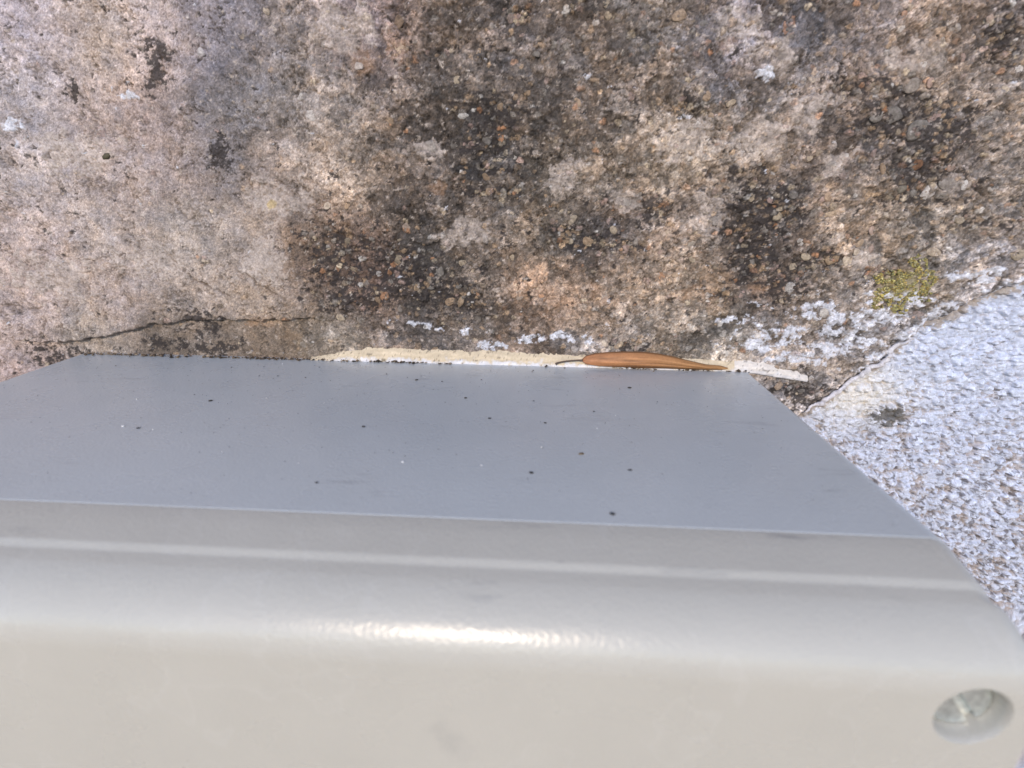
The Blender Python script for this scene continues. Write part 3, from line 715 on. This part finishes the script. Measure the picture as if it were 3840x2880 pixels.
# ------------------------------------------------------------------ winged seed lying against the sealant
seed = bpy.data.objects.new('winged_seed', None); COL.objects.link(seed); seed.empty_display_size = 0.01
tag(seed, 'dry orange brown winged seed with dark stalk lying on the back edge of the box', 'seed')
UP = [(1256,777),(1266,768),(1285,763),(1310,760.5),(1345,759),(1385,759.5),(1420,763),(1455,770),(1490,779),(1525,787),(1555,789.5),(1572,794)]
LO = [(1257,780),(1266,787),(1285,790),(1310,792),(1345,793.5),(1385,795),(1420,796),(1455,797),(1490,798),(1525,799),(1555,799.5),(1573,797)]
def wing():
    n = 90; K = 16; pu = np.array(UP); pl = np.array(LO)
    su_ = np.linspace(0, 1, len(UP)); V = []; Cc = []; F = []
    front = []; 
    for side in (0, 1):
        for i in range(n):
            t = i/(n-1)
            ux, uy = np.interp(t, su_, pu[:, 0]), np.interp(t, su_, pu[:, 1]); lx, ly = np.interp(t, su_, pl[:, 0]), np.interp(t, su_, pl[:, 1])
            for k in range(K):
                v = k/(K-1)
                px, py = lx+(ux-lx)*v, ly+(uy-ly)*v
                # lower edge rests on the box top, upper edge leans back onto the bead; the blade bellies towards the viewer
                env = math.sin(math.pi*min(1, max(0, t*0.95+0.03)))
                y = -0.35+0.75*v-0.85*math.sin(math.pi*v**0.75)*env
                g = (math.sin(v*15+2.5*math.sin(t*3)+t*5)*0.6+math.sin(v*33-t*8+math.sin(t*9))*0.4)*(0.08+1.25*max(0, math.sin(math.pi*min(1, max(0, (t-0.15)/0.85))))*max(0, 1-v*1.25)**0.7)
                y -= 0.26*g*env
                y += 0.9*max(0, 0.42-v)*sstep(0.3, 0.6, np.array(t))*sstep(1.0, 0.85, np.array(t))*2.0
                if side: y += 0.28*math.sin(math.pi*v)*env+0.10
                r = ray(px, py); p = CAMP+r*((y-CAMP[1])/r[1])
                V.append(tuple(p))
                c = lin((156, 106, 74))*(1-t)+lin((156, 116, 74))*t
                c = c*(1+0.42*g)*(1-0.45*sstep(0.45, 0.0, np.array(v))*sstep(0.25, 0.6, np.array(t))*sstep(1.0, 0.8, np.array(t)))*(0.95+0.22*float(gnoise(np.array([t*6.]), np.array([v*22.]), 171)[0])+0.2*float(gnoise(np.array([t*11.]), np.array([v*5.]), 172)[0]))  # shade of the grooves and the lower right painted into the colour
                if 1-v < 0.07: c = c*0.45
                Cc.append(np.clip(c, 0.01, 1))
    o = n*K
    for i in range(n-1):
        for k in range(K-1):
            a = i*K+k; F.append((a, a+K, a+K+1, a+1)); F.append((o+a, o+a+1, o+a+K+1, o+a+K))
        F.append((i*K, o+i*K, o+(i+1)*K, (i+1)*K)); a = i*K+K-1; F.append((a, a+K, o+a+K, o+a))
    for k in range(K-1):
        F.append((k, k+1, o+k+1, o+k)); a = (n-1)*K+k; F.append((a, o+a, o+a+1, a+1))
    return mesh_from('wing', np.array(V)*S, F, True, np.array(Cc))
link('wing', wing(), M_SEED, seed)
sp_ = []
for (px, py) in [(1200,786.5),(1208,783),(1222,780.5),(1238,779),(1250,778.3),(1259,778.5)]:
    r = ray(px, py); p = CAMP+r*((-0.25-CAMP[1])/r[1]); sp_.append(p)
sp2 = []
for t in np.linspace(0, len(sp_)-1, 26):
    i = min(int(t), len(sp_)-2); f = t-i; sp2.append(tuple(np.array(sp_[i])*(1-f)+np.array(sp_[i+1])*f))
rd = [0.26-0.10*min(1, i/6)+0.05*max(0, (i-18)/7) for i in range(26)]
link('stalk', tube(sp2, rd, lambda i, k: (0.05, 0.025, 0.015), 'stalk', 8, 1.0), M_STALK, seed)

# ------------------------------------------------------------------ dirt grains
def grain_mesh(i, mat):
    bm = bmesh.new(); bmesh.ops.create_icosphere(bm, subdivisions=1, radius=1.0)
    rr = random.Random(i+77)
    for v in bm.verts: v.co *= rr.uniform(0.7, 1.2)
    for v in bm.verts: v.co.z *= 0.6
    me = bpy.data.meshes.new('dirt_grain'); bm.to_mesh(me); bm.free(); me.materials.append(mat); return me
GD = [grain_mesh(i, M_DARK) for i in range(4)]; GB = [grain_mesh(i+10, M_BROWNGRAIN) for i in range(2)]; GW = [grain_mesh(i+20, M_PALE) for i in range(3)]
def top_z(y):
    return 0.10 if y < -52.9 else 0.0
def grain(px, py, r, meshes, label, group, name='dirt_grain', ax=1.3, cat='dirt grain'):
    x, y = on_top(px, py)
    o = bpy.data.objects.new(name, random.choice(meshes)); COL.objects.link(o)
    o.location = (x*S, y*S, (top_z(y)+0.45*r-0.06)*S); o.scale = (r*ax*S, r*0.8*S, r*0.75*S); o.rotation_euler = (0, 0, random.uniform(-0.5, 0.5))
    tag(o, label, cat, group); return o
DG = [(455,866,.26),(299,925,.22),(785,922,.24),(900,821,.24),(955,824,.16),(1006,860,.26),(1058,904,.24),(1153,866,.16),(1178,914,.22),(1283,889,.2),(1360,838,.28),(1148,1022,.28),(1361,1016,.24),(684,1043,.2),(1323,1111,.26),(733,769,.34),(741,771,.24),(352,766,.2),(1220,795,.2),(1152,800,.16),(835,808,.16),(600,812,.15),(660,815,.14),(570,792,.13),(560,811,.12),(500,793,.14),(405,770,.14),(1040,820,.13),(420,852,.12),(690,793,.14),(1420,868,.12),(880,815,.1),(910,812,.1),(250,790,.12),(1640,830,.12)]
ORD = 'first second third fourth fifth sixth seventh eighth ninth tenth eleventh twelfth thirteenth fourteenth fifteenth sixteenth seventeenth eighteenth nineteenth twentieth'.split()
BANDS = [('along the back edge of the box top', -9), ('across the middle of the box top', -30), ('near the lid seam of the box top', -99)]
def scatter(lst, meshes, kind, group, name, ax, cat):
    rows = {b: [] for b, _ in BANDS}
    for p in lst:
        y = on_top(p[0], p[1])[1]; rows[next(b for b, lim in BANDS if y > lim)].append(p)
    for b, ps in rows.items():
        ps.sort()
        for i, (px, py, r) in enumerate(ps):
            lab = f'{ORD[i]} tiny {kind} from the left {b}' if len(ps) > 1 else f'only tiny {kind} {b}'
            grain(px, py, r, meshes, lab, group, name, ax, cat)
scatter(DG, GD, 'black dirt grain', 'black dirt grains on the box top', 'dirt_grain', 1.3, 'dirt grain')
scatter([(1256,981,.30),(655,768,.26),(1150,803,.14)], GB, 'brown dirt grain', 'brown dirt grains on the box top', 'dirt_grain', 1.6, 'dirt grain')
scatter([(870,998,.24),(266,921,.24),(575,859,.12),(645,1000,.12),(1040,1005,.14),(295,862,.14),(330,928,.14),(1330,897,.1),(562,768,.24),(610,786,.15),(1170,966,.14),(1290,925,.12),(480,975,.1),(700,870,.1)], GW, 'white grit speck', 'white grit specks on the box top', 'grit_speck', 1.0, 'grit speck')
# finest dust, too small to count
def dust():
    dr = np.random.default_rng(8); V = []; F = []
    for _ in range(420):
        x = dr.uniform(-66, 66); y = -abs(dr.normal(0, 18)) if dr.random() < .6 else dr.uniform(-51, 0)
        if y < -51.5: continue
        r = dr.uniform(0.03, 0.075); b0 = len(V)
        for (a, b, c) in ((1,0,0),(0,1,0),(-1,0,0),(0,-1,0),(0,0,1)): V.append((x+a*r*1.5, y+b*r, 0.01+c*r))
        for k in range(4): F.append((b0+k, b0+(k+1) % 4, b0+4))
    return mesh_from('dust', np.array(V)*S, F, False)
tag(link('dust', dust(), M_DARK), 'scattered fine dark dust on the grey box top', 'dust', kind='stuff')
def crumbs():
    dr = np.random.default_rng(18); V = []; F = []; Cc = []
    for _ in range(1000):
        x = dr.uniform(-69, 69)
        if fbm(np.array([x/9.]), np.array([3.3]), 3, 191)[0] < -0.22+0.35*(x > 10): continue
        r = float(np.clip(dr.lognormal(-1.8 if x < 10 else -2.1, 0.5), 0.05, 0.42)); y = 0.9-abs(dr.normal(0, 0.55)); b0 = len(V)
        c = lin([(72, 60, 50), (42, 37, 34), (112, 97, 80), (140, 125, 108)][dr.choice(4, p=[.4, .2, .27, .13])])
        for (a, b, d) in ((1,0,0),(0,1,0),(-1,0,0),(0,-1,0),(0.2,-0.1,0.9),(0,0,-0.5)):
            V.append((x+a*r*dr.uniform(.8, 1.6), y+b*r*dr.uniform(.7, 1.2), 0.25*r+d*r)); Cc.append(c)
        for k in range(4): F.append((b0+k, b0+(k+1) % 4, b0+4)); F.append((b0+(k+1) % 4, b0+k, b0+5))
    return mesh_from('crumbs', np.array(V)*S, F, False, np.array(Cc))
tag(link('crumbs', crumbs(), M_STONE), 'dark stone crumbs gathered where the box top meets the wall', 'crumbs', kind='stuff')
# one dark husk sitting in the left of the stone
def husk():
    o = bpy.data.objects.new('seed_husk', GD[0].copy()); COL.objects.link(o); o.data.materials.clear(); o.data.materials.append(flat_mat('olive_husk', (0.06, 0.05, 0.025)))
    for p in o.data.polygons: p.use_smooth = True
    x, z = on_wall(225, 337); o.location = (x*S, (WALL_Y-hb(x, z)-0.1)*S, z*S); o.scale = (1.0*S, 0.35*S, 0.85*S); o.rotation_euler = (0, -0.4, 0)
    tag(o, 'small dark olive husk stuck to the pale left part of the stone', 'husk')
husk()
